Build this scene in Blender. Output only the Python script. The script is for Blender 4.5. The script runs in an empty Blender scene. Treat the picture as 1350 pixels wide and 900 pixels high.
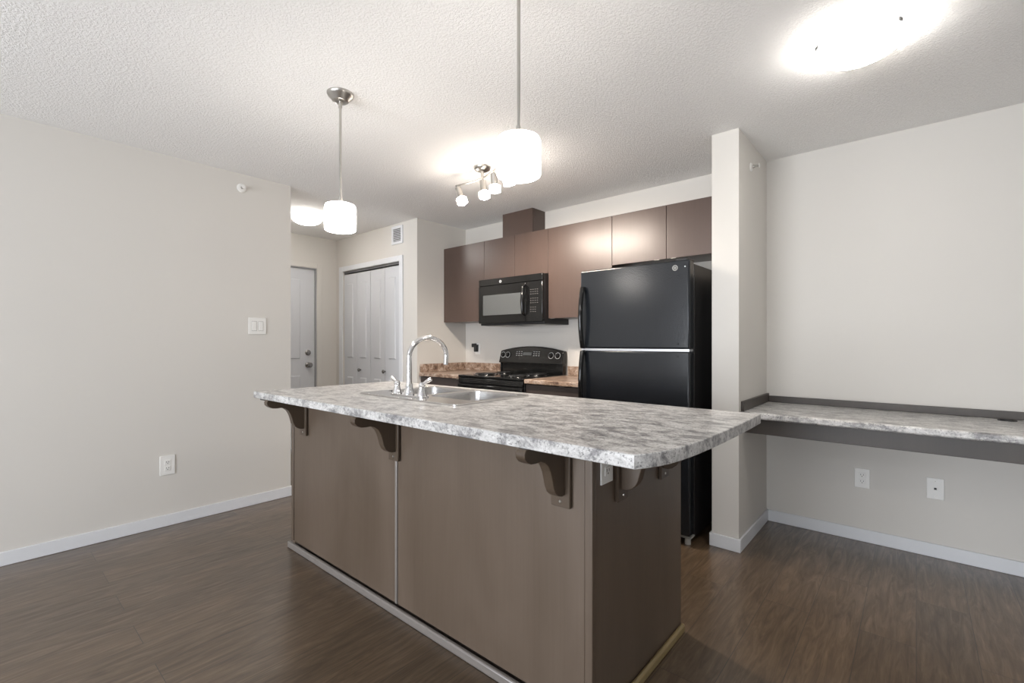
import bpy, bmesh, math, random
from mathutils import Vector, Matrix
random.seed(4)
S = bpy.context.scene
COL = S.collection
PI = math.pi
# ---------------------------------------------------------------- camera, light, exposure
cam = bpy.data.objects.new('camera', bpy.data.cameras.new('camera'))
COL.objects.link(cam); S.camera = cam
cam.location = (0, 0, 1.203)
cam.rotation_euler = (PI/2, 0, math.atan(533/616.5))
cam.data.sensor_width = 36; cam.data.lens = 36*616.5/1350; cam.data.shift_y = 2/1350
cam.data.clip_start = 0.02
S.view_settings.view_transform = 'Standard'; S.view_settings.look = 'None'
S.view_settings.gamma = 1; S.view_settings.exposure = 0.30; S.view_settings.use_curve_mapping = False
W = bpy.data.worlds.new('sky'); S.world = W; W.use_nodes = True
W.node_tree.nodes['Background'].inputs[0].default_value = (0.75, 0.86, 1, 1)
W.node_tree.nodes['Background'].inputs[1].default_value = 1.0
# daylight enters through the two windows of the wall behind the camera
WIN = [(-2.75, -0.95, 0.15, 2.15), (0.0, 1.7, 0.25, 2.15)]
WIN_POWER = (175, 80)
for (x0, x1, z0, z1), p in zip(WIN, WIN_POWER):
    L = bpy.data.lights.new('window_daylight', 'AREA'); L.shape = 'RECTANGLE'
    L.size = x1-x0; L.size_y = z1-z0; L.energy = p; L.color = (0.90, 0.94, 1.0)
    o = bpy.data.objects.new('window_daylight', L); COL.objects.link(o)
    o.location = ((x0+x1)/2, -3.72, (z0+z1)/2-.12); o.rotation_euler = (PI/2+math.radians(22), 0, 0)   # into the room, tilted up like light off snow-bright ground
PEND_E, FLUSH_E, HALL_E, TRACK_E, TRACK_SPOT = 24, 26, 36, 46, 24

# ---------------------------------------------------------------- helpers
def root(name, loc, label=None, cat=None, group=None, kind=None):
    o = bpy.data.objects.new(name, None); COL.objects.link(o); o.location = loc
    o.empty_display_size = .05
    if label: o['label'] = label
    if cat: o['category'] = cat
    if group: o['group'] = group
    if kind: o['kind'] = kind
    return o
def wloc(o):
    v = Vector((0, 0, 0))
    while o: v += o.location; o = o.parent
    return v
def obj(name, bm, mat, parent=None, bevel=0, smooth=False, label=None, cat=None, kind=None, group=None, seg=2, auto=35):
    """bm is authored in world coordinates; a child is moved into its parent's frame"""
    me = bpy.data.meshes.new(name)
    bmesh.ops.recalc_face_normals(bm, faces=bm.faces)
    if parent is not None:
        off = wloc(parent)
    else:
        xs = [v.co for v in bm.verts]
        off = Vector(((min(v.x for v in xs)+max(v.x for v in xs))/2, (min(v.y for v in xs)+max(v.y for v in xs))/2, min(v.z for v in xs)))
    bmesh.ops.translate(bm, verts=bm.verts, vec=-off)
    bm.to_mesh(me); bm.free()
    o = bpy.data.objects.new(name, me); COL.objects.link(o)
    if parent is not None: o.parent = parent
    else: o.location = off
    me.materials.append(mat)
    if bevel:
        m = o.modifiers.new('bevel', 'BEVEL'); m.width = bevel; m.segments = seg; m.limit_method = 'ANGLE'; m.angle_limit = math.radians(auto)
    if smooth or bevel:
        for p in me.polygons: p.use_smooth = True
        try: me.set_sharp_from_angle(angle=math.radians(40))
        except Exception: pass
    for k, v in (('label', label), ('category', cat), ('kind', kind), ('group', group)):
        if v: o[k] = v
    return o
def B(*boxes):
    bm = bmesh.new()
    for b in boxes: box(bm, *b)
    return bm
def box(bm, x0, x1, y0, y1, z0, z1):
    vs = [bm.verts.new((x, y, z)) for x in (x0, x1) for y in (y0, y1) for z in (z0, z1)]
    for f in ((0, 1, 3, 2), (4, 6, 7, 5), (0, 4, 5, 1), (2, 3, 7, 6), (0, 2, 6, 4), (1, 5, 7, 3)):
        bm.faces.new([vs[i] for i in f])
def basis(axis):
    a = Vector(axis).normalized(); t = Vector((0, 0, 1)) if abs(a.z) < .9 else Vector((1, 0, 0))
    u = a.cross(t).normalized(); return a, u, a.cross(u)
def lathe(bm, prof, c=(0, 0, 0), axis=(0, 0, 1), n=32, cap=True):
    """prof: (radius, distance along the axis)"""
    a, u, w = basis(axis); c = Vector(c); rings = []
    for r, h in prof:
        rings.append([bm.verts.new(c + a*h + (u*math.cos(2*PI*i/n) + w*math.sin(2*PI*i/n))*max(r, 1e-5)) for i in range(n)])
    for A, Bq in zip(rings, rings[1:]):
        for i in range(n): bm.faces.new((A[i], A[(i+1) % n], Bq[(i+1) % n], Bq[i]))
    if cap:
        bm.faces.new(rings[0]); bm.faces.new(rings[-1])
def tube(bm, pts, r, n=12, radii=None):
    pts = [Vector(p) for p in pts]; rings = []; up = None
    for i, p in enumerate(pts):
        d = (pts[min(i+1, len(pts)-1)] - pts[max(i-1, 0)]).normalized()
        if up is None:
            up = d.cross(Vector((0, 0, 1)) if abs(d.z) < .9 else Vector((1, 0, 0))).normalized()
        up = (up - d*up.dot(d)).normalized(); w = d.cross(up); rr = radii[i] if radii else r
        rings.append([bm.verts.new(p + (up*math.cos(2*PI*k/n) + w*math.sin(2*PI*k/n))*rr) for k in range(n)])
    for A, Q in zip(rings, rings[1:]):
        for k in range(n): bm.faces.new((A[k], A[(k+1) % n], Q[(k+1) % n], Q[k]))
    bm.faces.new(rings[0]); bm.faces.new(rings[-1])
def prism(bm, pts, ext):
    """extrude a planar polygon (3-D points) by the vector ext"""
    a = [bm.verts.new(p) for p in pts]; b = [bm.verts.new(Vector(p)+Vector(ext)) for p in pts]; n = len(a)
    bm.faces.new(a); bm.faces.new(b)
    for i in range(n): bm.faces.new((a[i], a[(i+1) % n], b[(i+1) % n], b[i]))
def plate(bm, outline, holes, z0, z1):
    """flat plate between z0 and z1 with holes"""
    loops = [outline]+holes; lv = {}
    for z in (z0, z1):
        es = []; lv[z] = []
        for lp in loops:
            vs = [bm.verts.new((x, y, z)) for x, y in lp]; lv[z].append(vs)
            es += [bm.edges.new((vs[i], vs[(i+1) % len(vs)])) for i in range(len(vs))]
        bmesh.ops.triangle_fill(bm, use_beauty=True, use_dissolve=False, edges=es)
    for A, Q in zip(lv[z0], lv[z1]):
        n = len(A)
        for i in range(n): bm.faces.new((A[i], A[(i+1) % n], Q[(i+1) % n], Q[i]))
def rrect(x0, x1, y0, y1, r, n=6):
    pts = []
    for cx, cy, a0 in ((x1-r, y1-r, 0), (x0+r, y1-r, 90), (x0+r, y0+r, 180), (x1-r, y0+r, 270)):
        for i in range(n+1):
            a = math.radians(a0+90*i/n); pts.append((cx+r*math.cos(a), cy+r*math.sin(a)))
    return pts
def copy_tree(o, parent=None):
    c = o.copy(); COL.objects.link(c); c.parent = parent
    for ch in list(o.children): copy_tree(ch, c)
    return c

# ---------------------------------------------------------------- materials
def mat(name, color, rough=.5, metal=0, spec=.5, emit=None, es=0, coat=0):
    m = bpy.data.materials.new(name); m.use_nodes = True
    b = m.node_tree.nodes['Principled BSDF']
    b.inputs['Base Color'].default_value = (*color, 1); b.inputs['Roughness'].default_value = rough
    b.inputs['Metallic'].default_value = metal; b.inputs['Specular IOR Level'].default_value = spec
    b.inputs['Coat Weight'].default_value = coat
    if emit: b.inputs['Emission Color'].default_value = (*emit, 1); b.inputs['Emission Strength'].default_value = es
    return m
def nodes(m): return m.node_tree.nodes, m.node_tree.links, m.node_tree.nodes['Principled BSDF']
def coords(m, scale=(1, 1, 1), rot=(0, 0, 0)):
    N, Lk, b = nodes(m); g = N.new('ShaderNodeNewGeometry'); mp = N.new('ShaderNodeMapping')
    mp.inputs['Scale'].default_value = scale; mp.inputs['Rotation'].default_value = rot
    Lk.new(g.outputs['Position'], mp.inputs['Vector']); return mp.outputs[0]
def noise(m, vec, scale, detail=4, rough=.5, dist=0):
    N, Lk, b = nodes(m); n = N.new('ShaderNodeTexNoise'); n.inputs['Scale'].default_value = scale
    n.inputs['Detail'].default_value = detail; n.inputs['Roughness'].default_value = rough; n.inputs['Distortion'].default_value = dist
    Lk.new(vec, n.inputs['Vector']); return n.outputs['Fac']
def ramp(m, fac, stops):
    N, Lk, b = nodes(m); r = N.new('ShaderNodeValToRGB'); e = r.color_ramp.elements
    while len(e) < len(stops): e.new(.5)
    for el, (p, c) in zip(e, stops): el.position = p; el.color = (*c, 1)
    Lk.new(fac, r.inputs[0]); return r.outputs[0]
def bump(m, fac, strength, dist):
    N, Lk, b = nodes(m); n = N.new('ShaderNodeBump'); n.inputs['Strength'].default_value = strength; n.inputs['Distance'].default_value = dist
    Lk.new(fac, n.inputs['Height']); Lk.new(n.outputs[0], b.inputs['Normal'])
def mixc(m, fac, a, c, mode='MIX'):
    N, Lk, b = nodes(m); x = N.new('ShaderNodeMix'); x.data_type = 'RGBA'; x.blend_type = mode
    for sock, v in ((x.inputs[0], fac), (x.inputs[6], a), (x.inputs[7], c)):
        if isinstance(v, (int, float)): sock.default_value = v
        elif isinstance(v, tuple): sock.default_value = (*v, 1)
        else: Lk.new(v, sock)
    return x.outputs[2]
def setc(m, c): N, Lk, b = nodes(m); Lk.new(c, b.inputs['Base Color'])

wallm = mat('wall_paint', (.640, .615, .575), .75, spec=.25)
bump(wallm, noise(wallm, coords(wallm), 260, 3), .12, .001)
ceilm = mat('ceiling_stipple', (.90, .885, .865), .9, spec=.1)
v = coords(ceilm); N, Lk, b = nodes(ceilm)
n1 = noise(ceilm, v, 95, 4, .6, .5); r1 = ramp(ceilm, n1, [(.42, (0, 0, 0)), (.6, (1, 1, 1))])
bump(ceilm, r1, .5, .005)
whitem = mat('white_trim_paint', (.70, .71, .73), .4)
doorm = mat('white_door_paint', (.62, .63, .65), .42)
platem = mat('white_plastic', (.80, .79, .76), .35)
darkslot = mat('dark_slot', (.02, .02, .02), .6)
# floor: dark brown vinyl planks running towards the kitchen
floorm = mat('brown_plank_floor', (.08, .06, .05), .34, spec=.7, coat=.45)
floorm.node_tree.nodes['Principled BSDF'].inputs['Coat Roughness'].default_value = .22
N, Lk, b = nodes(floorm)
v = coords(floorm, rot=(0, 0, PI/2))
br = N.new('ShaderNodeTexBrick'); br.offset = .37; br.inputs['Scale'].default_value = 1
br.inputs['Brick Width'].default_value = 1.22; br.inputs['Row Height'].default_value = .18
br.inputs['Mortar Size'].default_value = .0012; br.inputs['Mortar Smooth'].default_value = .2
br.inputs['Color1'].default_value = (.2, .2, .2, 1); br.inputs['Color2'].default_value = (.8, .8, .8, 1); br.inputs['Mortar'].default_value = (.5, .5, .5, 1)
Lk.new(v, br.inputs['Vector'])
off = N.new('ShaderNodeVectorMath'); off.operation = 'MULTIPLY_ADD'
Lk.new(br.outputs['Color'], off.inputs[0]); off.inputs[1].default_value = (7, 5, 3)
Lk.new(coords(floorm, scale=(9, 1.1, 9)), off.inputs[2])
gr = noise(floorm, off.outputs[0], 2.6, 9, .62, 2.2)
gc = ramp(floorm, gr, [(.28, (.056, .034, .018)), (.5, (.098, .065, .038)), (.72, (.152, .106, .068))])
pl = ramp(floorm, br.outputs['Color'], [(.2, (.86, .86, .86)), (.8, (1.12, 1.1, 1.08))])
cc = mixc(floorm, 1, gc, pl, 'MULTIPLY')
off2 = N.new('ShaderNodeVectorMath'); off2.operation = 'MULTIPLY_ADD'
Lk.new(br.outputs['Color'], off2.inputs[0]); off2.inputs[1].default_value = (11, 3, 5); Lk.new(coords(floorm, scale=(70, 3, 70)), off2.inputs[2])
fg = ramp(floorm, noise(floorm, off2.outputs[0], 1.6, 5, .6, .8), [(.40, (.86, .85, .84)), (.52, (1, 1, 1)), (.66, (1.16, 1.15, 1.13))])
cc = mixc(floorm, 1, cc, fg, 'MULTIPLY')
setc(floorm, mixc(floorm, br.outputs['Fac'], cc, (.03, .022, .018)))
rr = ramp(floorm, gr, [(.3, (.40, .40, .40)), (.7, (.30, .30, .30))]); Lk.new(rr, b.inputs['Roughness'])
bump(floorm, gr, .12, .0008)
def wood(name, dark, light, rough=.38, spec=.5):
    m = mat(name, light, rough, spec=spec); v = coords(m, scale=(1, 1, .35))
    f = noise(m, v, 3.5, 7, .55, .8); f2 = noise(m, coords(m, scale=(60, 60, 1.5)), 2, 4, .5)
    c = ramp(m, f, [(.3, dark), (.7, light)])
    setc(m, mixc(m, .16, c, ramp(m, f2, [(.35, dark), (.65, light)])))
    return m
islandm = wood('island_stained_maple', (.086, .060, .040), (.128, .094, .069), .42, .6)
islanddk = wood('island_bracket_stain', (.066, .046, .031), (.092, .067, .047), .38, .4)
uppm = wood('upper_cabinet_espresso', (.072, .046, .036), (.094, .061, .049), .34, .6)
basem = wood('base_cabinet_espresso', (.050, .038, .034), (.064, .050, .045), .36)
deskm = wood('desk_trim_stain', (.045, .037, .031), (.070, .057, .047), .4)
goldm = mat('gold_brown_moulding', (.27, .20, .09), .35)
def stone(name, cols, spec=.5, rough=.3):
    m = mat(name, cols[2], rough, spec=spec)
    v = coords(m, scale=(.7, 1.3, 1))
    a = noise(m, v, 19, 14, .78, .4); c = ramp(m, a, [(.34, cols[0]), (.435, cols[1]), (.505, cols[2]), (.61, cols[3])])
    d = noise(m, coords(m), 120, 4, .65, .3); s = ramp(m, d, [(.36, (.8, .8, .8)), (.45, (0, 0, 0))])
    setc(m, mixc(m, s, c, cols[0])); N, Lk, b = nodes(m)
    return m
stonem = stone('grey_stone_laminate', [(.12, .118, .12), (.27, .262, .262), (.50, .49, .475), (.66, .65, .635)])
kstonem = stone('kitchen_stone_laminate', [(.07, .045, .035), (.20, .125, .085), (.36, .25, .18), (.58, .48, .41)])
blackm = mat('gloss_black', (.008, .008, .008), .10, spec=.45)
blacks = mat('satin_black', (.014, .014, .015), .4)
fridgem = mat('pebbled_black_steel', (.010, .012, .015), .20, spec=.5)
bump(fridgem, noise(fridgem, coords(fridgem), 120, 3, .6), .30, .0014)
grill = mat('dark_glass', (.10, .105, .105), .22, spec=.9)
chrome = mat('chrome', (.85, .85, .86), .09, 1)
nickel = mat('brushed_nickel', (.50, .48, .45), .3, 1)
steel = mat('stainless_steel', (.62, .61, .60), .24, 1)
def emis(name, c, s): return mat(name, (.9, .9, .9), .4, emit=c, es=s)
pendm = emis('lit_opal_glass_pendant', (1, .95, .89), PEND_E)
flushm = emis('lit_opal_glass_ceiling', (1, .96, .91), FLUSH_E)
hallm = emis('lit_opal_glass_hall', (1, .96, .92), HALL_E)
trackm = emis('lit_opal_glass_track', (1, .90, .80), TRACK_E)
keym = mat('grey_print', (.16, .155, .145), .5)
printm = mat('white_print', (.62, .62, .62), .5)
glassm = mat('window_glass', (1, 1, 1), 0); glassm.node_tree.nodes['Principled BSDF'].inputs['Transmission Weight'].default_value = 1

# ---------------------------------------------------------------- room shell
H = 2.44; XL = -3.735; XR = 3.0; YB = 3.545; YF = -3.2; HX = -5.3; HY0 = 1.65; HY1 = 2.886
st = dict(kind='structure')
obj('floor', B((HX-.2, XR+.2, YF-.2, YB+.2, -.08, 0)), floorm, **st)
obj('ceiling', B((HX-.2, XR+.2, YF-.2, YB+.2, H, H+.08)), ceilm, **st)
obj('wall_left', B((XL-.11, XL, YF, HY0, 0, H)), wallm, **st)
obj('wall_back', B((HX-.12, XR+.12, YB, YB+.12, 0, H)), wallm, **st)
obj('wall_right', B((XR, XR+.12, YF, YB, 0, H)), wallm, **st)
bm = bmesh.new(); xs = HX-.12
fx = [HX-.12]+[q for w in WIN for q in (w[0], w[1])]+[XR+.12]
for i in range(0, len(fx), 2): box(bm, fx[i], fx[i+1], YF-.12, YF, 0, H)
for w in WIN: box(bm, w[0], w[1], YF-.12, YF, 0, w[2]); box(bm, w[0], w[1], YF-.12, YF, w[3], H)
obj('wall_front', bm, wallm, **st)
for i, w in enumerate(WIN):
    wr = root('window_%d' % (i+1), ((w[0]+w[1])/2, YF-.06, w[2]), kind='structure')
    m_ = (w[0]+w[1])/2; f = .05
    obj('window_frame', B((w[0], w[0]+f, YF-.07, YF-.01, w[2], w[3]), (w[1]-f, w[1], YF-.07, YF-.01, w[2], w[3]), (m_-f/2, m_+f/2, YF-.07, YF-.01, w[2], w[3]),
        (w[0], w[1], YF-.07, YF-.01, w[2], w[2]+f), (w[0], w[1], YF-.07, YF-.01, w[3]-f, w[3])), whitem, wr)
# hallway: near wall, far wall with the entry door, closet wall with the bifold doors
obj('wall_hall_near', B((HX-.12, XL-.11, HY0-.11, HY0, 0, H)), wallm, **st)
DY0, DY1, DZ = 1.73, 2.64, 2.07
obj('wall_hall_far', B((HX-.12, HX, HY0, DY0, 0, H), (HX-.12, HX, DY1, YB, 0, H), (HX-.12, HX, DY0, DY1, DZ, H)), wallm, **st)
CX0, CX1, CZ = -5.14, -4.02, 2.045
obj('wall_closet', B((HX, CX0, HY1, HY1+.11, 0, H), (CX1, XL-.11, HY1, HY1+.11, 0, H), (CX0, CX1, HY1, HY1+.11, CZ, H)), wallm, **st)
obj('wall_kitchen_left', B((XL-.11, XL, HY1, YB, 0, H)), wallm, **st)
CLX0, CLX1, CLY = -.922, -.772, 2.888
obj('wall_column', B((CLX0, CLX1, CLY, YB, 0, H)), wallm, **st)
# baseboards
bh, bt = .076, .012
def bboard(name, *bx): obj(name, B(*bx), whitem, bevel=.003, **st)
bboard('baseboard_left', (XL, XL+bt, YF, HY0+bt, 0, bh))
bboard('baseboard_left_end', (XL-.11, XL, HY0, HY0+bt, 0, bh))
bboard('baseboard_back', (CLX1+bt, XR, YB-bt, YB, 0, bh))
bboard('baseboard_column', (CLX0-bt, CLX1+bt, CLY-bt, CLY, 0, bh), (CLX1, CLX1+bt, CLY, YB, 0, bh), (CLX0-bt, CLX0, CLY, CLY+.1, 0, bh))
bboard('baseboard_hall', (HX, HX+bt, DY1+.06, HY1, 0, bh), (HX, CX0-.06, HY1-bt, HY1, 0, bh), (CX1+.06, XL+bt, HY1-bt, HY1, 0, bh))
bboard('baseboard_hall_near', (HX, XL-.11, HY0, HY0+bt, 0, bh))
bboard('baseboard_kitchen_left', (XL, XL+bt, HY1-bt, HY1+.03, 0, bh))

def panel_leaf(name, w, h, panels, m, T, parent, th=.035):
    """moulded door leaf in local (u, 0, z) facing -y, placed by matrix T; panels: (u0,u1,z0,z1)"""
    us = sorted({0, w, *[p[0] for p in panels], *[p[1] for p in panels]}); zs = sorted({0, h, *[p[2] for p in panels], *[p[3] for p in panels]})
    bm = bmesh.new(); g = {(i, j): bm.verts.new((u, 0, z)) for i, u in enumerate(us) for j, z in enumerate(zs)}
    pf = []
    for i in range(len(us)-1):
        for j in range(len(zs)-1):
            f = bm.faces.new((g[i, j], g[i+1, j], g[i+1, j+1], g[i, j+1]))
            if any(p[0] <= us[i] and us[i+1] <= p[1] and p[2] <= zs[j] and zs[j+1] <= p[3] for p in panels): pf.append(f)
    bmesh.ops.inset_individual(bm, faces=pf, thickness=.014, depth=-.013)
    bmesh.ops.inset_individual(bm, faces=pf, thickness=.022, depth=0)
    bmesh.ops.inset_individual(bm, faces=pf, thickness=.014, depth=.010)
    # body behind the moulded face
    e = [bm.verts.new((u, th, z)) for u, z in ((0, 0), (w, 0), (w, h), (0, h))]; bm.faces.new(e)
    nx, nz = len(us)-1, len(zs)-1
    bm.faces.new([g[i, 0] for i in range(nx+1)]+[e[1], e[0]]); bm.faces.new([g[i, nz] for i in range(nx+1)]+[e[2], e[3]])
    bm.faces.new([g[0, j] for j in range(nz+1)]+[e[3], e[0]]); bm.faces.new([g[nx, j] for j in range(nz+1)]+[e[2], e[1]])
    # inset depth is along the face normal: faces look towards -y
    bmesh.ops.transform(bm, matrix=T, verts=bm.verts)
    return obj(name, bm, m, parent)
# entry door (hinges left out of sight, knob at its right edge)
d1 = root('door_1', (HX, (DY0+DY1)/2, 0), kind='structure')
T = Matrix.Translation((HX-.03, DY0+.012, .008)) @ Matrix.Rotation(PI/2, 4, 'Z')
w = DY1-DY0-.024
panel_leaf('door_leaf', w, DZ-.018, [(.13, .40, .16, .84), (w-.40, w-.15, .16, .84), (.13, .40, 1.0, 1.94), (w-.40, w-.15, 1.0, 1.94)], doorm, T, d1)
for z, nm in ((.95, 'knob'), (1.093, 'deadbolt')):
    bm = bmesh.new(); r = .033
    lathe(bm, [(r, 0), (r, .006), (r*.75, .012)], (HX-.03, 2.55, z), (1, 0, 0), 24)
    if nm == 'knob': lathe(bm, [(.012, .01), (.012, .03), (.028, .045), (.030, .058), (.02, .07), (.003, .072)], (HX-.03, 2.55, z), (1, 0, 0), 24)
    else: lathe(bm, [(.022, .012), (.02, .025), (.004, .027)], (HX-.03, 2.55, z), (1, 0, 0), 24)
    obj(nm, bm, mat('door_nickel', (.33, .32, .31), .22, 1), d1, smooth=True)
obj('door_jamb', B((HX-.12, HX+.0, DY0-.0, DY0+.01, 0, DZ), (HX-.12, HX, DY1-.01, DY1, 0, DZ), (HX-.12, HX, DY0, DY1, DZ-.01, DZ)), mat('grey_jamb', (.36, .36, .37), .5), d1)
cs = .058
obj('trim_1', B((HX, HX+.014, DY1, DY1+cs, 0, DZ+cs), (HX, HX+.014, DY0-cs, DY0, 0, DZ+cs), (HX, HX+.014, DY0, DY1, DZ, DZ+cs)), wallm, bevel=.004, **st)
# closet casing, track and four bifold leaves
obj('trim_2', B((CX0-cs*1.3, CX0, HY1-.014, HY1, 0, CZ+cs), (CX1, CX1+cs, HY1-.014, HY1, 0, CZ+cs), (CX0, CX1, HY1-.014, HY1, CZ, CZ+cs)), whitem, bevel=.004, **st)
d2 = root('door_2', ((CX0+CX1)/2, HY1, 0), kind='structure')
obj('track', B((CX0, CX1, HY1+.01, HY1+.05, CZ-.022, CZ)), mat('grey_track', (.16, .16, .16), .45), d2)
lw = (CX1-CX0-.016)/4; dknob = mat('dark_nickel', (.26, .25, .24), .25, 1)
for i in range(4):
    T = Matrix.Translation((CX0+.004+i*lw+(.002 if i > 1 else 0), HY1+.014, .012)) @ Matrix.Identity(4)
    lf = panel_leaf('door_leaf', lw-.004, CZ-.05, [(.058, lw-.062, .14, .815), (.058, lw-.062, 1.005, 1.90)], doorm, T, d2, .03)
    if i in (1, 2):
        kx = CX0+.004+(i+.5)*lw + (-.0 if i == 1 else 0); kx = CX0+.004+i*lw+(lw*.3 if i == 1 else lw*.68)
        kx = -4.78 if i == 1 else -4.30
        bm = bmesh.new(); lathe(bm, [(.009, 0), (.009, .014), (.019, .022), (.020, .031), (.012, .038), (.002, .039)], (kx, HY1+.014, .898), (0, -1, 0), 20)
        obj('knob', bm, dknob, lf, smooth=True)

# ---------------------------------------------------------------- kitchen island
IX0, IX1, IY0, IY1, CB, CT = -2.787, -.745, 1.235, 1.945, .899, .935
isl = root('kitchen_island', ((IX0+IX1)/2, (IY0+IY1)/2, 0), 'brown stained wooden kitchen island base beneath the grey stone-look countertop', 'kitchen island')
SX = -1.752; mould = mat('satin_grey_moulding', (.20, .18, .165), .3, spec=.7)
obj('front_panel', B((IX0+.028, SX-.010, IY0+.004, IY0+.02, .043, CB)), islandm, isl, bevel=.0015)
obj('front_panel', B((SX+.010, IX1-.030, IY0+.004, IY0+.02, .043, CB)), islandm, isl, bevel=.0015)
obj('seam_strip', B((SX-.0075, SX+.0075, IY0, IY0+.02, .043, CB)), mould, isl, bevel=.003)
obj('corner_post', B((IX0, IX0+.026, IY0, IY0+.02, .043, CB)), islandm, isl, bevel=.003)
obj('corner_post', B((IX1-.028, IX1-.0, IY0, IY0+.02, .043, CB)), islandm, isl, bevel=.003)
obj('end_panel', B((IX1-.018, IX1-.001, IY0+.02, IY1, .0, CB)), islandm, isl, bevel=.0015)
obj('end_panel', B((IX0, IX0+.018, IY0+.02, IY1, .0, CB)), islandm, isl, bevel=.0015)
obj('backing', B((IX0+.018, IX1-.018, IY0+.02, IY0+.034, 0, CB), (IX0+.018, IX1-.018, IY1-.06, IY1-.045, 0, .1), (IX0+.018, IX1-.018, IY0+.034, IY1-.025, .1, .118)), basem, isl)
def qround(x0, x1, y0, y1, h): return B((x0, x1, y0, y1, 0, h))
obj('front_moulding', B((IX0-.02, IX1+.014, IY0-.016, IY0+.003, 0, .036)), mould, isl, bevel=.006)
obj('end_moulding', B((IX1, IX1+.018, IY0+.004, IY1+.0, 0, .036)), goldm, isl, bevel=.008)
# kitchen-side doors of the island
n = 4; dw = (IX1-IX0-.036)/n
for i in range(n):
    x = IX0+.018+i*dw
    d = obj('door', B((x+.002, x+dw-.002, IY1-.022, IY1-.004, .105, CB-.008)), islandm, isl, bevel=.0015)
    obj('edge_pull', B((x+dw*.5-.02, x+dw*.5+.02, IY1-.005, IY1+.012, CB-.035, CB-.032), (x+dw*.5-.02, x+dw*.5+.02, IY1-.005, IY1-.003, CB-.035, CB-.015)), nickel, d)
# countertop with bowed right end
right = [(-.512, 1.040), (-.494, 1.070), (-.479, 1.105), (-.466, 1.150), (-.457, 1.205), (-.450, 1.28), (-.445, 1.38), (-.442, 1.50), (-.441, 1.64), (-.442, 1.80), (-.445, 1.955)]
outline = [(-2.79, 1.028)] + right + [(-2.79, 1.945)]
hole = rrect(-2.205, -1.485, 1.355, 1.815, .03)
bm = bmesh.new(); plate(bm, outline, [hole], CB, CT)
top = obj('island_countertop', bm, stonem, label='long grey mottled stone-look countertop with a bowed right end on the kitchen island', cat='countertop', bevel=.0025, auto=60)
# brackets: local frame, plate on the plane y=0, arm towards -y, top at z=0
def bracket_geo(parent):
    bp = obj('mounting_plate', B((-.036, .036, -.012, 0, -.216, 0)), islanddk, parent, bevel=.002)
    P = [(-.012, 0), (-.205, 0), (-.212, -.012), (-.210, -.026), (-.198, -.038), (-.180, -.046), (-.158, -.048), (-.135, -.047), (-.115, -.054), (-.098, -.068),
         (-.086, -.090), (-.078, -.115), (-.072, -.138), (-.062, -.157), (-.046, -.170), (-.028, -.176), (-.012, -.176)]
    bm = bmesh.new(); prism(bm, [(-.018, y, z) for y, z in P], (.036, 0, 0))
    obj('scroll_arm', bm, islanddk, parent, bevel=.002, auto=50)
    bm = bmesh.new(); lathe(bm, [(.005, 0), (.004, .002)], (-.0, -.012, -.198), (0, -1, 0), 12)
    obj('screw', bm, nickel, bp)
br0 = root('counter_bracket', (0, 0, 0), 'x', 'bracket', 'scroll brackets under the island countertop')
bracket_geo(br0)
spots = [((-2.617, IY0-.0005, CB), 0, 'scroll-cut wooden bracket at the far left end of the island front, nearest the light switch'),
         ((-1.753, IY0-.0005, CB), 0, 'scroll-cut wooden bracket in the middle of the island front, above the panel seam'),
         ((-.855, IY0-.0005, CB), 0, 'scroll-cut wooden bracket at the right of the island front, largest in view'),
         ((IX1+.0005, 1.412, CB), PI/2, 'scroll-cut wooden bracket on the island end panel, right beside the white outlet'),
         ((IX1+.0005, 1.752, CB), PI/2, 'scroll-cut wooden bracket on the island end panel, nearest the refrigerator')]
for i, (p, rz, lab) in enumerate(spots):
    o = br0 if i == 0 else copy_tree(br0)
    o.location = p; o.rotation_euler.z = rz; o['label'] = lab
# a small counter cleat under the left overhang
obj('counter_cleat', B((-2.76, -2.70, 1.05, 1.10, CB-.012, CB)), blacks, label='small dark cleat under the far left corner of the island countertop', cat='cleat', bevel=.002)

# ---------------------------------------------------------------- sink and faucet
sk = root('kitchen_sink', (-1.845, 1.585, CT), 'double-bowl stainless steel drop-in sink set in the island countertop', 'sink')
bm = bmesh.new()
bowls = [rrect(-2.190, -1.862, 1.475, 1.805, .05), rrect(-1.828, -1.500, 1.475, 1.805, .05)]
plate(bm, rrect(-2.225, -1.465, 1.335, 1.838, .025), bowls, CT, CT+.008)
obj('rim', bm, steel, sk, bevel=.0035, auto=60)
for (x0, x1) in ((-2.190, -1.862), (-1.828, -1.500)):
    bm = bmesh.new(); rings = []
    for ins, z, r in ((0, CT+.007, .05), (.002, CT-.01, .05), (.008, CT-.13, .052), (.016, CT-.155, .055), (.035, CT-.17, .06), (.1, CT-.174, .05), (.15, CT-.176, .01)):
        rings.append([bm.verts.new((x, y, z)) for x, y in rrect(x0+ins, x1-ins, 1.475+ins, 1.805-ins, r)])
    for A, Q in zip(rings, rings[1:]):
        for i in range(len(A)): bm.faces.new((A[i], A[(i+1) % len(A)], Q[(i+1) % len(A)], Q[i]))
    bm.faces.new(rings[-1])
    bw = obj('bowl', bm, steel, sk, smooth=True)
    bm = bmesh.new(); lathe(bm, [(.042, 0), (.04, .004), (.03, .003), (.028, -.004), (.002, -.004)], ((x0+x1)/2, 1.64, CT-.1745), (0, 0, 1), 24)
    obj('drain', bm, chrome, bw, smooth=True)
fa = root('kitchen_faucet', (-1.895, 1.415, CT+.005), 'chrome gooseneck faucet with two lever handles standing on the sink rim', 'faucet')
fz = CT+.0085; fx_, fy_ = -1.895, 1.415
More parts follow.
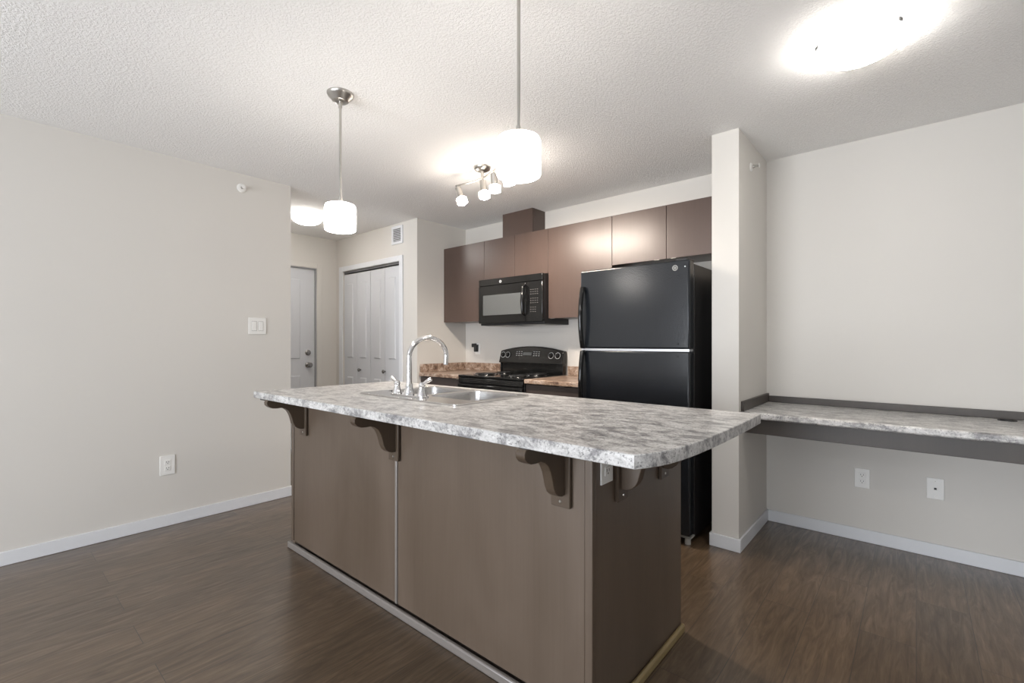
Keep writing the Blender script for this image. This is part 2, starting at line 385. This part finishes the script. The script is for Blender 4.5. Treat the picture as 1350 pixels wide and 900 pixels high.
bm = bmesh.new(); plate(bm, rrect(fx_-.135, fx_+.135, fy_-.028, fy_+.028, .027, 8), [], fz, fz+.007); obj('base_plate', bm, chrome, fa, bevel=.003)
bm = bmesh.new(); lathe(bm, [(.027, fz+.005), (.025, fz+.02), (.019, fz+.035), (.0165, fz+.06)], (fx_, fy_, 0), n=24); obj('collar', bm, chrome, fa, smooth=True)
bm = bmesh.new(); pts = [(fx_, fy_, fz+.03), (fx_, fy_, fz+.12), (fx_, fy_, fz+.19)]
R_ = .112; 
for i in range(1, 19):
    a = PI - i*(PI+.10)/18; pts.append((fx_+.02*(1+math.cos(a))/2, fy_+R_+R_*math.cos(a), fz+.19+R_*.86*math.sin(a)))
pts.append((pts[-1][0], pts[-1][1]-.004, pts[-1][2]-.035))
tube(bm, pts, .0125, 16, [.014, .0135]+[.0125]*(len(pts)-4)+[.0125, .013]); obj('spout', bm, chrome, fa, smooth=True)
for s in (-1, 1):
    hx = fx_+s*.1
    bm = bmesh.new(); lathe(bm, [(.026, fz+.005), (.025, fz+.012), (.020, fz+.02), (.0155, fz+.04), (.014, fz+.05), (.017, fz+.056), (.013, fz+.068), (.003, fz+.072)], (hx, fy_, 0), n=24)
    h = obj('handle_base', bm, chrome, fa, smooth=True)
    bm = bmesh.new(); e = Vector((hx+s*.058, fy_+.012, fz+.092)) if s > 0 else Vector((hx-.050, fy_+.002, fz+.084))
    a = Vector((hx, fy_, fz+.06)); tube(bm, [a, a.lerp(e, .35), a.lerp(e, .65), a.lerp(e, .9), e], .01, 12, [.008, .0085, .010, .011, .006])
    obj('lever', bm, chrome, h, smooth=True)

# ---------------------------------------------------------------- upper cabinets
UF, UZ0, UZ1, US = 3.228, 1.418, 2.182, 1.805
def upper(x0, x1, z0, doors, label, pulls, name='wall_cabinet'):
    r = root(name, ((x0+x1)/2, YB, z0), label, 'cabinet', 'brown cabinets hung in a row over the kitchen counter')
    obj('carcass', B((x0+.001, x1-.001, UF+.02, YB, z0, UZ1)), uppm, r, bevel=.001)
    xs = [x0]+doors+[x1]
    for i in range(len(xs)-1):
        d = obj('door', B((xs[i]+.0015, xs[i+1]-.0015, UF, UF+.018, z0-.004, UZ1)), uppm, r, bevel=.0012)
        px = pulls[i]
        if px is not None:
            obj('edge_pull', B((px-.018, px+.018, UF-.009, UF+.012, z0-.008, z0-.0045)), nickel, d, bevel=.001)
upper(-3.70, -3.145, UZ0, [], 'tall single-door brown wall cabinet at the left, against the side wall', [-3.19])
upper(-3.145, -2.381, US, [-2.761], 'short two-door brown wall cabinet mounted over the microwave', [None, None])
upper(-2.381, -1.773, UZ0, [], 'tall single-door brown wall cabinet between the microwave and the refrigerator', [-2.335])
upper(-1.773, CLX0-.002, US, [-1.343], 'short two-door brown wall cabinet over the refrigerator', [-1.41, -1.29])
obj('filler_strip', B((XL+.0005, -3.7005, UF+.004, UF+.02, UZ0, UZ1)), uppm, label='narrow brown filler strip between the side wall and the leftmost wall cabinet', cat='filler strip')
dc = root('duct_cover', (-2.83, 3.45, UZ1), 'brown boxed duct cover rising from the wall cabinets to the ceiling', 'duct cover')
obj('front_panel', B((-3.02, -2.655, 3.355, 3.371, UZ1+.001, H)), uppm, dc, bevel=.001)
obj('side_panel', B((-2.669, -2.652, 3.3715, YB, UZ1+.001, H)), uppm, dc); obj('side_panel', B((-3.02, -3.003, 3.3715, YB, UZ1+.001, H)), uppm, dc)

# ---------------------------------------------------------------- microwave
MX0, MX1, MY, MZ0, MZ1 = -3.142, -2.384, 3.15, 1.385, 1.796
mw = root('microwave_oven', ((MX0+MX1)/2, YB, MZ0), 'black over-the-range microwave hung beneath the short cabinet', 'microwave')
obj('housing', B((MX0, MX1, MY+.03, YB, MZ0-.018, MZ1)), blacks, mw, bevel=.004)
px1 = MX1-.185
dr = obj('door', B((MX0, px1, MY, MY+.03, MZ0+.0, MZ1-.062)), blackm, mw, bevel=.005)
bm = bmesh.new(); prism(bm, [(x, MY-.0015, z) for x, z in ((MX0+.06, MZ0+.075), (px1-.035, MZ0+.075), (px1-.035, MZ1-.15), (MX0+.06, MZ1-.15))], (0, .0016, 0))
obj('window', bm, grill, dr)
bm = bmesh.new(); hx = px1-.004
tube(bm, [(hx, MY-.0, MZ0+.062), (hx, MY-.034, MZ0+.078), (hx, MY-.043, (MZ0+MZ1)/2-.03), (hx, MY-.034, MZ1-.108), (hx, MY, MZ1-.09)], .014, 14, [.011, .014, .016, .014, .011]); obj('handle', bm, blackm, dr, smooth=True)
cp = obj('control_panel', B((px1+.002, MX1, MY, MY+.03, MZ0+.0, MZ1-.062)), blackm, mw, bevel=.005)
obj('vent_strip', B((MX0, MX1, MY+.002, MY+.03, MZ1-.060, MZ1)), blackm, mw, bevel=.004)
for r_ in range(11):
    for c_ in range(4):
        if r_ in (3, 7) or (r_ > 7 and c_ == 3): continue
        x = px1+.055+c_*.024; z = MZ1-.135-r_*.019
        obj('key_label', B((x, x+.011, MY-.0012, MY, z, z+.004)), keym, cp)
bm = bmesh.new(); x = -2.865; lathe(bm, [(.013, 0), (.013, .0015)], (x, MY+.002, MZ1-.032), (0, -1, 0), 28); em = obj('round_emblem', bm, mat('emblem_silver', (.75, .75, .76), .35, .3), mw)
bm = bmesh.new(); box(bm, x-.004, x+.004, MY-.0004, MY+.0006, MZ1-.038, MZ1-.026); obj('monogram', bm, blacks, em)
# underside light lens and filter
for gx in (MX0+.06, MX1-.3): obj('grease_filter', B((gx, gx+.24, MY+.09, MY+.28, MZ0-.022, MZ0-.0185)), nickel, mw)
# ---------------------------------------------------------------- range
RX0, RX1, RY = -3.158, -2.390, 2.905
rg = root('kitchen_range', ((RX0+RX1)/2, 3.2, 0), 'black freestanding electric range with a curved control backguard', 'range')
obj('body', B((RX0+.003, RX1-.003, RY+.02, YB-.02, .02, .895)), blacks, rg, bevel=.003)
ck = obj('cooktop', B((RX0, RX1, RY-.005, YB-.05, .896, .916)), blackm, rg, bevel=.007, seg=3)
for bx_, by_, r_ in ((-2.97, 3.07, .095), (-2.58, 3.07, .075), (-2.97, 3.33, .075), (-2.58, 3.33, .095)):
    bm = bmesh.new(); lathe(bm, [(r_+.018, .916), (r_+.016, .920), (r_+.004, .918), (r_*.4, .912)], (bx_, by_, 0), n=32, cap=False); p_ = obj('drip_pan', bm, blackm, ck, smooth=True)
    bm = bmesh.new(); pts = []
    for i in range(0, 97):
        a = i/96*2*PI*3.6; rr_ = .018+(r_-.022)*i/96; pts.append((bx_+rr_*math.cos(a), by_+rr_*math.sin(a), .924))
    tube(bm, pts, .0045, 8); obj('coil_element', bm, blacks, p_, smooth=True)
obj('front_vent_trim', B((RX0+.004, RX1-.004, RY-.004, RY+.02, .845, .892)), blackm, rg, bevel=.005)
od = obj('oven_door', B((RX0+.004, RX1-.004, RY-.018, RY+.02, .20, .838)), blackm, rg, bevel=.008)
bm = bmesh.new(); tube(bm, [(RX0+.05, RY-.018, .80), (RX0+.055, RY-.056, .803), (RX1-.055, RY-.056, .803), (RX1-.05, RY-.018, .80)], .013, 12); obj('handle', bm, blackm, od, smooth=True)
obj('drawer', B((RX0+.004, RX1-.004, RY-.012, RY+.02, .05, .192)), blackm, rg, bevel=.008)
for z in (.855, .868, .881): obj('vent_slot', B((RX0+.06, RX1-.06, RY-.0052, RY-.0038, z, z+.004)), darkslot, rg)
# backguard: lower riser + overhanging curved head
by0 = 3.455
obj('backguard_riser', B((RX0+.02, RX1-.02, by0+.022, YB-.03, .914, 1.02)), blackm, rg, bevel=.004)
bm = bmesh.new(); n = 16; pts = []
for i in range(n+1):
    t = i/n; x = RX0+.004+(RX1-RX0-.008)*t; z = 1.128+.044*(1-(2*t-1)**2)
    pts.append((x, by0, z))
poly = [(RX0+.004, by0, 1.010)]+pts+[(RX1-.004, by0, 1.010)]
prism(bm, poly, (0, .075, 0)); 
for v_ in bm.verts:
    if v_.co.y < by0+.01 and v_.co.z > 1.05: v_.co.y += .026
    if v_.co.y < by0+.01: v_.co.y -= .012
hd = obj('control_head', bm, blackm, rg, bevel=.007, seg=3, auto=50)
obj('side_rail', B((RX0+.006, RX0+.02, by0+.012, YB-.03, .914, 1.012)), blackm, rg, bevel=.003); obj('side_rail', B((RX1-.02, RX1-.006, by0+.012, YB-.03, .914, 1.012)), blackm, rg, bevel=.003)
fn = Vector((0, -.118, .026)).normalized()
def headpt(x, z): return Vector((x, by0-.012+(z-1.010)*.026/.12-.001, z))
def ring(bm, c, r, t, d=.002, ax=fn, n=28): lathe(bm, [(r-t, 0), (r-t, d), (r, d), (r, 0)], c, ax, n, cap=False)
for kx in (-3.105, -3.045, -2.52, -2.445):
    bm = bmesh.new(); lathe(bm, [(.021, 0), (.019, .014), (.016, .018), (.002, .0185)], headpt(kx, 1.088), fn, 24); kn = obj('knob', bm, blackm, hd, smooth=True)
    bm = bmesh.new(); ring(bm, headpt(kx, 1.088), .029, .003); obj('dial_marks', bm, printm, kn)
bm = bmesh.new(); 
c = headpt(-2.80, 1.10); prism(bm, [(c.x-.055, c.y-.001, 1.085), (c.x+.055, c.y-.001, 1.085), (c.x+.055, c.y+.005, 1.115), (c.x-.055, c.y+.005, 1.115)], (0, -.001, .0)); dsp = obj('display', bm, grill, hd)
for x in (-2.93, -2.90, -2.87, -2.72, -2.69, -2.66):
    for z in (1.082, 1.100, 1.118):
        c = headpt(x, z); obj('button_label', B((c.x-.008, c.x+.008, c.y-.001, c.y+.002, z, z+.004)), printm, hd)
# ---------------------------------------------------------------- kitchen worktops and base cabinets
KY, KT = 2.905, .912
def worktop(x0, x1, label, side, top):
    r = root('kitchen_worktop', ((x0+x1)/2, 3.2, KT-.038), label, 'worktop')
    obj('slab', B((x0, x1, KY, YB, KT-.036, KT)), kstonem, r, bevel=.006, seg=3)
    q = [(x0, x1, YB-.018, YB, KT, KT+.082)]
    obj('backsplash', B(*q), kstonem, r, bevel=.003)
    if side: obj('backsplash', B((x0, x0+.018, KY+.01, YB-.018, KT, KT+.082)), kstonem, r, bevel=.003)
worktop(XL+.001, RX0-.003, 'brown-speckled laminate worktop left of the range, with a backsplash along the corner', True, 0)
worktop(RX1+.003, -1.765, 'brown-speckled laminate worktop between the range and the refrigerator', False, 0)
def basecab(x0, x1, label, pull):
    r = root('base_cabinet', ((x0+x1)/2, 3.24, 0), label, 'cabinet', 'dark base cabinets under the kitchen worktop')
    obj('carcass', B((x0, x1, KY+.045, YB-.003, .1, KT-.037), (x0, x1, KY+.1, YB-.003, 0, .1)), basem, r)
    d = obj('drawer', B((x0+.002, x1-.002, KY+.024, KY+.044, .74, KT-.042)), basem, r, bevel=.0015)
    obj('edge_pull', B((pull-.018, pull+.018, KY+.012, KY+.030, KT-.0415, KT-.0385)), nickel, d)
    e = obj('door', B((x0+.002, x1-.002, KY+.024, KY+.044, .105, .736)), basem, r, bevel=.0015)
    obj('edge_pull', B((pull-.018, pull+.018, KY+.012, KY+.030, .7365, .7395)), nickel, e)
basecab(XL+.002, RX0-.004, 'dark brown base cabinet left of the range', -3.185)
basecab(RX1+.004, -1.765, 'dark brown base cabinet between the range and the refrigerator', -2.03)
# ---------------------------------------------------------------- refrigerator
FX0, FX1, FY, FT = -1.757, -1.006, 2.755, 1.697
fr = root('refrigerator', ((FX0+FX1)/2, 3.1, 0), 'black top-freezer refrigerator with pebbled doors between the worktop and white column', 'refrigerator')
obj('cabinet_body', B((FX0+.005, FX1-.004, FY+.09, YB-.04, .035, FT-.016)), mat('refrigerator_side', (.012, .011, .011), .42), fr, bevel=.006)
obj('door_gasket', B((FX0+.012, FX1-.012, FY+.078, FY+.0895, .07, FT-.02)), darkslot, fr)
fd = obj('freezer_door', B((FX0, FX1, FY, FY+.078, 1.167, FT)), fridgem, fr, bevel=.010, seg=3)
ld = obj('lower_door', B((FX0, FX1, FY, FY+.078, .062, 1.151)), fridgem, fr, bevel=.010, seg=3)
obj('door_gap_highlight', B((FX0+.006, FX1-.006, FY+.010, FY+.075, 1.152, 1.166)), mat('highlight_silver', (.75, .76, .78), .3, .6), fr)  # added strip, its pale colour stands for the highlight on the lower door's top
def fhandle(z0, z1, end):
    bm = bmesh.new(); x = FX0+.032; n = 12; pts = []; rad = []
    for i in range(n+1):
        t = i/n; z = z0+(z1-z0)*t; y = FY-.012-.040*math.sin(PI*min(1, .12+.76*t if end else .88-.76*t))
        pts.append((x, y, z)); rad.append(.0155)
    tube(bm, [(x, FY, z0)]+pts+[(x, FY, z1)], .0155, 14, [.014]+rad+[.014]); return bm
obj('handle', fhandle(1.178, 1.575, True), blackm, fd, smooth=True)
obj('handle', fhandle(.70, 1.142, False), blackm, ld, smooth=True)
for dd, zs in ((fd, (1.60, 1.20)), (ld, (1.122,))):
    for z in zs:
        bm = bmesh.new(); lathe(bm, [(.006, 0), (.0055, .004), (.002, .005)], (-1.075, FY, z), (0, -1, 0), 16); obj('screw_plug', bm, blackm, dd, smooth=True)
bm = bmesh.new(); ring(bm, Vector((-1.092, FY, 1.652)), .016, .003, .002, Vector((0, -1, 0))); ring(bm, Vector((-1.092, FY, 1.652)), .007, .003, .002, Vector((0, -1, 0))); obj('round_emblem', bm, nickel, fd)
bm = bmesh.new(); lathe(bm, [(.004, 0), (.004, .002)], (-1.032, FY, 1.655), (0, -1, 0), 12); obj('hole_cap', bm, printm, fd)
obj('top_hinge', B((FX1-.09, FX1-.02, FY+.02, FY+.14, FT-.002, FT+.012)), blacks, fr, bevel=.004)
obj('kick_grille', B((FX0+.01, FX1-.06, FY+.085, FY+.10, .012, .056)), blacks, fr)
gb = obj('leg_bracket', B((FX1-.075, FX1-.004, FY+.03, FY+.10, .040, .052)), mat('leg_grey', (.34, .34, .32), .5), fr)
bm = bmesh.new(); lathe(bm, [(.017, .0), (.018, .01), (.016, .040)], (FX1-.03, FY+.055, 0), n=16); obj('leveling_leg', bm, mat('leg_plastic', (.48, .47, .44), .5), fr, smooth=True)
bm = bmesh.new(); lathe(bm, [(.017, .0), (.018, .01), (.016, .040)], (FX0+.03, FY+.055, 0), n=16); obj('leveling_leg', bm, mat('leg_plastic', (.48, .47, .44), .5), fr, smooth=True)

# ---------------------------------------------------------------- desk counter on the right
DT = .806; DX0 = CLX1+.001; DX1 = XR-.001; DYF = 2.925
dk = root('desk_counter', ((DX0+DX1)/2, 3.25, DT-.04), 'wall-mounted grey stone-look desk counter along the right wall beside the column', 'desk')
obj('desk_top', B((DX0, DX1, DYF, YB-.001, DT-.038, DT)), stonem, dk, bevel=.010, seg=4)
obj('backsplash', B((DX0+.016, DX1, YB-.018, YB-.001, DT, DT+.042)), deskm, dk, bevel=.002)
obj('side_splash', B((DX0, DX0+.016, DYF+.004, YB-.001, DT, DT+.058)), deskm, dk, bevel=.002)
obj('apron', B((DX0, DX1, 3.0, 3.02, DT-.133, DT-.038)), deskm, dk, bevel=.002)
bm = bmesh.new(); lathe(bm, [(.036, DT), (.036, DT+.004), (.027, DT+.004), (.026, DT+.001), (.002, DT+.001)], (.352, 3.465, 0), n=28); obj('cable_grommet', bm, blacks, dk, smooth=True)

# ---------------------------------------------------------------- wall plates
gapm = mat('grey_plastic_gap', (.42, .41, .39), .5)
def wplate(name, c, nrm, w, h, kind_, label, cat, group=None):
    """c: plate centre on the wall surface, nrm: outward normal"""
    n_ = Vector(nrm); u = Vector((0, 0, 1)).cross(n_); c = Vector(c)
    r = root(name, c, label, cat, group)
    def slab(u0, u1, z0, z1, d0, d1):
        bm = bmesh.new(); prism(bm, [c+u*a+Vector((0, 0, b_))+n_*d0 for a, b_ in ((u0, z0), (u1, z0), (u1, z1), (u0, z1))], n_*(d1-d0)); return bm
    pl_ = obj('cover_plate', slab(-w/2, w/2, -h/2, h/2, 0, .006), platem, r, bevel=.0025)
    if kind_ == 'duplex':
        for s in (-1, 1):
            rc = obj('receptacle', slab(-.017, .017, s*.0195-.014, s*.0195+.014, .006, .0085), platem, r, bevel=.003)
            bm = bmesh.new()
            for a in (-.0065, .0065):
                prism(bm, [c+u*(a+du)+Vector((0, 0, s*.0195+dz))+n_*.0086 for du, dz in ((-.0012, -.001), (.0012, -.001), (.0012, .007), (-.0012, .007))], n_*.0004)
            lathe(bm, [(.0026, 0), (.0026, .0004)], c+Vector((0, 0, s*.0195-.007))+n_*.0086, n_, 10)
            obj('slots', bm, darkslot, rc)
        bm = bmesh.new(); lathe(bm, [(.003, 0), (.0025, .001)], c+n_*.006, n_, 12); obj('screw', bm, platem, r)
    if kind_ == 'switch':
        for s in (-1, 1):
            obj('rocker_gap', slab(s*.023-.018, s*.023+.018, -.036, .036, .0055, .0064), gapm, r)
            obj('rocker', slab(s*.023-.0155, s*.023+.0155, -.0335, .0335, .006, .010), platem, r, bevel=.002)
    if kind_ == 'jack':
        obj('jack_insert', slab(-.009, .009, -.008, .010, .006, .008), platem, r, bevel=.001)
        obj('jack_opening', slab(-.0055, .0055, -.005, .006, .008, .0085), darkslot, r)
        for s in (-1, 1):
            bm = bmesh.new(); lathe(bm, [(.003, 0), (.0025, .001)], c+Vector((0, 0, s*.042))+n_*.006, n_, 12); obj('screw', bm, nickel, r)
    return r
wplate('wall_outlet', (-.249, YB, .382), (0, -1, 0), .076, .118, 'duplex', 'white duplex outlet on the wall beneath the desk counter', 'outlet')
wplate('phone_jack', (.081, YB, .385), (0, -1, 0), .074, .118, 'jack', 'white wall plate with a single phone jack beneath the desk counter', 'wall plate')
wplate('wall_outlet', (XL, .846, .399), (1, 0, 0), .084, .128, 'duplex', 'white duplex outlet low on the left wall above the baseboard', 'outlet')
wplate('light_switch', (XL, 1.402, 1.330), (1, 0, 0), .124, .124, 'switch', 'white double rocker light switch on the left wall', 'light switch')
wplate('wall_outlet', (IX1-.001, 1.318, .818), (1, 0, 0), .074, .118, 'duplex', 'white duplex outlet on the island end panel just under the countertop', 'outlet')
wplate('wall_outlet', (-3.545, YB, 1.140), (0, -1, 0), .074, .118, 'duplex', 'white duplex kitchen wall outlet above the worktop, holding a black plug', 'outlet')
pg = root('plug_adapter', (-3.565, YB-.009, 1.16), 'small black plug adapter with a clip pushed into the kitchen wall outlet', 'plug')
obj('plug_body', B((-3.60, -3.555, YB-.045, YB-.009, 1.158, 1.198)), blacks, pg, bevel=.004)
obj('plug_arm', B((-3.555, -3.53, YB-.055, YB-.009, 1.110, 1.185)), blacks, pg, bevel=.004)
# ---------------------------------------------------------------- vent, sprinklers
vt = root('air_vent', (-4.06, HY1, 2.23), 'small white air vent grille on the hallway wall near the closet doors', 'vent')
vx0, vx1, vz0, vz1 = -4.155, -3.965, 2.225, 2.412
obj('frame', B((vx0, vx0+.028, HY1-.01, HY1, vz0, vz1), (vx1-.028, vx1, HY1-.01, HY1, vz0, vz1), (vx0+.028, vx1-.028, HY1-.01, HY1, vz0, vz0+.028), (vx0+.028, vx1-.028, HY1-.01, HY1, vz1-.028, vz1)), whitem, vt, bevel=.002)
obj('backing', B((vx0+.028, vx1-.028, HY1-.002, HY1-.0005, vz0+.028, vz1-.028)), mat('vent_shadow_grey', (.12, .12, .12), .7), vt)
for i in range(7):
    z = vz0+.034+i*.0178; bm = bmesh.new(); prism(bm, [(vx0+.028, HY1-.009, z), (vx0+.028, HY1-.003, z+.009), (vx0+.028, HY1-.003, z+.0105), (vx0+.028, HY1-.009, z+.0015)], (vx1-vx0-.056, 0, 0)); obj('slat', bm, whitem, vt)
def sprinkler(c, n_, label, R):
    n_ = Vector(n_); c = Vector(c); r = root('fire_sprinkler', c, label, 'sprinkler')
    bm = bmesh.new(); lathe(bm, [(R, 0), (R, .003), (R*.8, .008), (R*.45, .009)], c, n_, 28); obj('escutcheon', bm, platem, r, smooth=True)
    bm = bmesh.new(); lathe(bm, [(.009, .006), (.009, .02), (.006, .026)], c, n_, 16); obj('nozzle', bm, nickel, r, smooth=True)
    u = Vector((0, 0, 1)).cross(n_)
    bm = bmesh.new()
    for s in (-1, 1): tube(bm, [c+n_*.018+u*s*.008, c+n_*.032+u*s*.013, c+n_*.046+u*s*.004], .002, 8)
    obj('yoke', bm, nickel, r, smooth=True)
    bm = bmesh.new(); lathe(bm, [(.014, .046), (.015, .048), (.012, .049)], c, n_, 16); obj('deflector', bm, platem, r, smooth=True)
sprinkler((XL, 1.294, 2.336), (1, 0, 0), 'white round sprinkler head high on the left wall', .032)
sprinkler((CLX1, 3.145, 2.287), (1, 0, 0), 'white sprinkler head high on the right side of the column', .026)

# ---------------------------------------------------------------- lamps
def pendant(x, y, label):
    r = root('pendant_lamp', (x, y, H), label, 'lamp', 'cylinder pendant lamps over the island')
    bm = bmesh.new(); lathe(bm, [(.064, H), (.064, H-.006), (.058, H-.016), (.046, H-.024), (.040, H-.036), (.034, H-.040), (.008, H-.041)], (x, y, 0), n=36); obj('canopy', bm, nickel, r, smooth=True)
    bm = bmesh.new(); lathe(bm, [(.006, H-.04), (.0055, 1.90)], (x, y, 0), n=14)
    lathe(bm, [(.0085, H-.04), (.0085, H-.07)], (x, y, 0), n=14)
    lathe(bm, [(.0085, 1.93), (.0085, 1.90)], (x, y, 0), n=14); obj('rod', bm, nickel, r, smooth=True)
    bm = bmesh.new(); lathe(bm, [(.010, 1.905), (.028, 1.901), (.030, 1.894)], (x, y, 0), n=24); obj('shade_cap', bm, nickel, r, smooth=True)
    R = .0745
    bm = bmesh.new(); lathe(bm, [(.012, 1.894), (R*.72, 1.893), (R*.93, 1.887), (R, 1.874), (R, 1.770), (R*.97, 1.763), (R*.9, 1.760), (.004, 1.759)], (x, y, 0), n=48); obj('glass_shade', bm, pendm, r, smooth=True)
pendant(-2.165, 1.20, 'pendant lamp with a lit white cylinder shade, over the left end of the island')
pendant(-1.008, 1.20, 'pendant lamp with a lit white cylinder shade, over the right part of the island')
clipm = mat('dark_clip_metal', (.05, .05, .05), .6)
def flush(x, y, R, m, label, group, angs):
    r = root('ceiling_light', (x, y, H), label, 'lamp', group)
    bm = bmesh.new(); lathe(bm, [(R*.82, H), (R*.82, H-.022), (R*.78, H-.03)], (x, y, 0), n=40); obj('pan', bm, platem, r, smooth=True)
    bm = bmesh.new(); prof = [(R*.97, H-.036), (R, H-.040)]
    for i in range(1, 9):
        a = i/8*PI/2; prof.append((R*math.cos(a), H-.040-.055*math.sin(a)))
    lathe(bm, prof, (x, y, 0), n=48); obj('glass_bowl', bm, m, r, smooth=True)
    for a in angs:
        a = math.radians(a); c = Vector((x+R*math.cos(a), y+R*math.sin(a), H-.036)); d = Vector((math.cos(a), math.sin(a), 0)); t = Vector((-d.y, d.x, 0))
        bm = bmesh.new(); prism(bm, [c-t*.009+d*.005+Vector((0, 0, .004)), c+t*.009+d*.005+Vector((0, 0, .004)), c+t*.009+d*.005-Vector((0, 0, .010)), c-t*.009+d*.005-Vector((0, 0, .010))], d*.005); prism(bm, [c-t*.009-d*.01+Vector((0, 0, .012)), c+t*.009-d*.01+Vector((0, 0, .012)), c+t*.009+d*.004+Vector((0, 0, .012)), c-t*.009+d*.004+Vector((0, 0, .012))], (0, 0, .003))
        obj('clip', bm, clipm, r)
flush(-.175, 2.335, .150, flushm, 'lit white dome ceiling light above the open floor at the right', 'dome ceiling lights', (213, 327, 90))
flush(-4.45, 2.12, .130, hallm, 'lit white dome ceiling light in the entry hallway, partly behind a pendant lamp', 'dome ceiling lights', (200, 320, 80))
# track light: wavy bar with four heads
tr = root('track_light', (-2.26, 2.33, H), 'brushed nickel ceiling track light on a wavy bar, beside the right pendant lamp', 'lamp')
bm = bmesh.new(); lathe(bm, [(.062, H), (.062, H-.006), (.055, H-.02), (.035, H-.030), (.012, H-.034), (.010, H-.075)], (-2.31, 2.352, 0), n=36); obj('canopy', bm, nickel, tr, smooth=True)
bm = bmesh.new(); bz = H-.08; bp_ = []
KN = [(-2.565, 2.335), (-2.47, 2.352), (-2.37, 2.355), (-2.29, 2.343), (-2.20, 2.315), (-2.10, 2.275), (-2.0, 2.243), (-1.93, 2.235), (-1.87, 2.246)]
def bar_y(x):
    for (xa, ya), (xb, yb) in zip(KN, KN[1:]):
        if x <= xb: return ya+(yb-ya)*(x-xa)/(xb-xa)
    return KN[-1][1]
bp_ = [(x, y, bz) for x, y in KN]
tube(bm, bp_, .006, 10); obj('wavy_bar', bm, nickel, tr, smooth=True)
for hx, dirv in ((-2.545, (.30, .12, -1)), (-2.30, (.12, .05, -1)), (-2.145, (0, .12, -1)), (-1.985, (0, .25, -1))):
    hy = bar_y(hx); c = Vector((hx, hy, bz-.016)); d = Vector(dirv).normalized()
    bm = bmesh.new(); tube(bm, [(hx, hy, bz), c], .005, 8); lathe(bm, [(.012, 0), (.0225, .004), (.0225, .078), (.019, .082)], c, d, 20); hd_ = obj('lamp_head', bm, nickel, tr, smooth=True)
    bm = bmesh.new(); a, u, w_ = basis(d)
    q = .030
    def rr4(s, k): return [c+d*k+u*(s*x_)+w_*(s*y_) for x_, y_ in rrect(-q, q, -q, q, .01, 3)]
    rings = [[bm.verts.new(p) for p in rr4(s, k)] for s, k in ((.70, .078), (.93, .082), (1, .090), (1, .122), (.94, .130))]
    for A, Q in zip(rings, rings[1:]):
        for i in range(len(A)): bm.faces.new((A[i], A[(i+1) % len(A)], Q[(i+1) % len(A)], Q[i]))
    bm.faces.new(rings[0]); bm.faces.new(rings[-1]); obj('glass_shade', bm, trackm, hd_, smooth=True)
    sp = bpy.data.lights.new('lamp_spot', 'SPOT'); sp.energy = TRACK_SPOT; sp.spot_size = math.radians(150); sp.spot_blend = .6; sp.shadow_soft_size = .03; sp.color = (1, .88, .76)
    so = bpy.data.objects.new('lamp_spot', sp); COL.objects.link(so); so.location = c+d*.140; so.rotation_euler = (d+Vector((0, .35, 0))).to_track_quat('-Z', 'Y').to_euler()
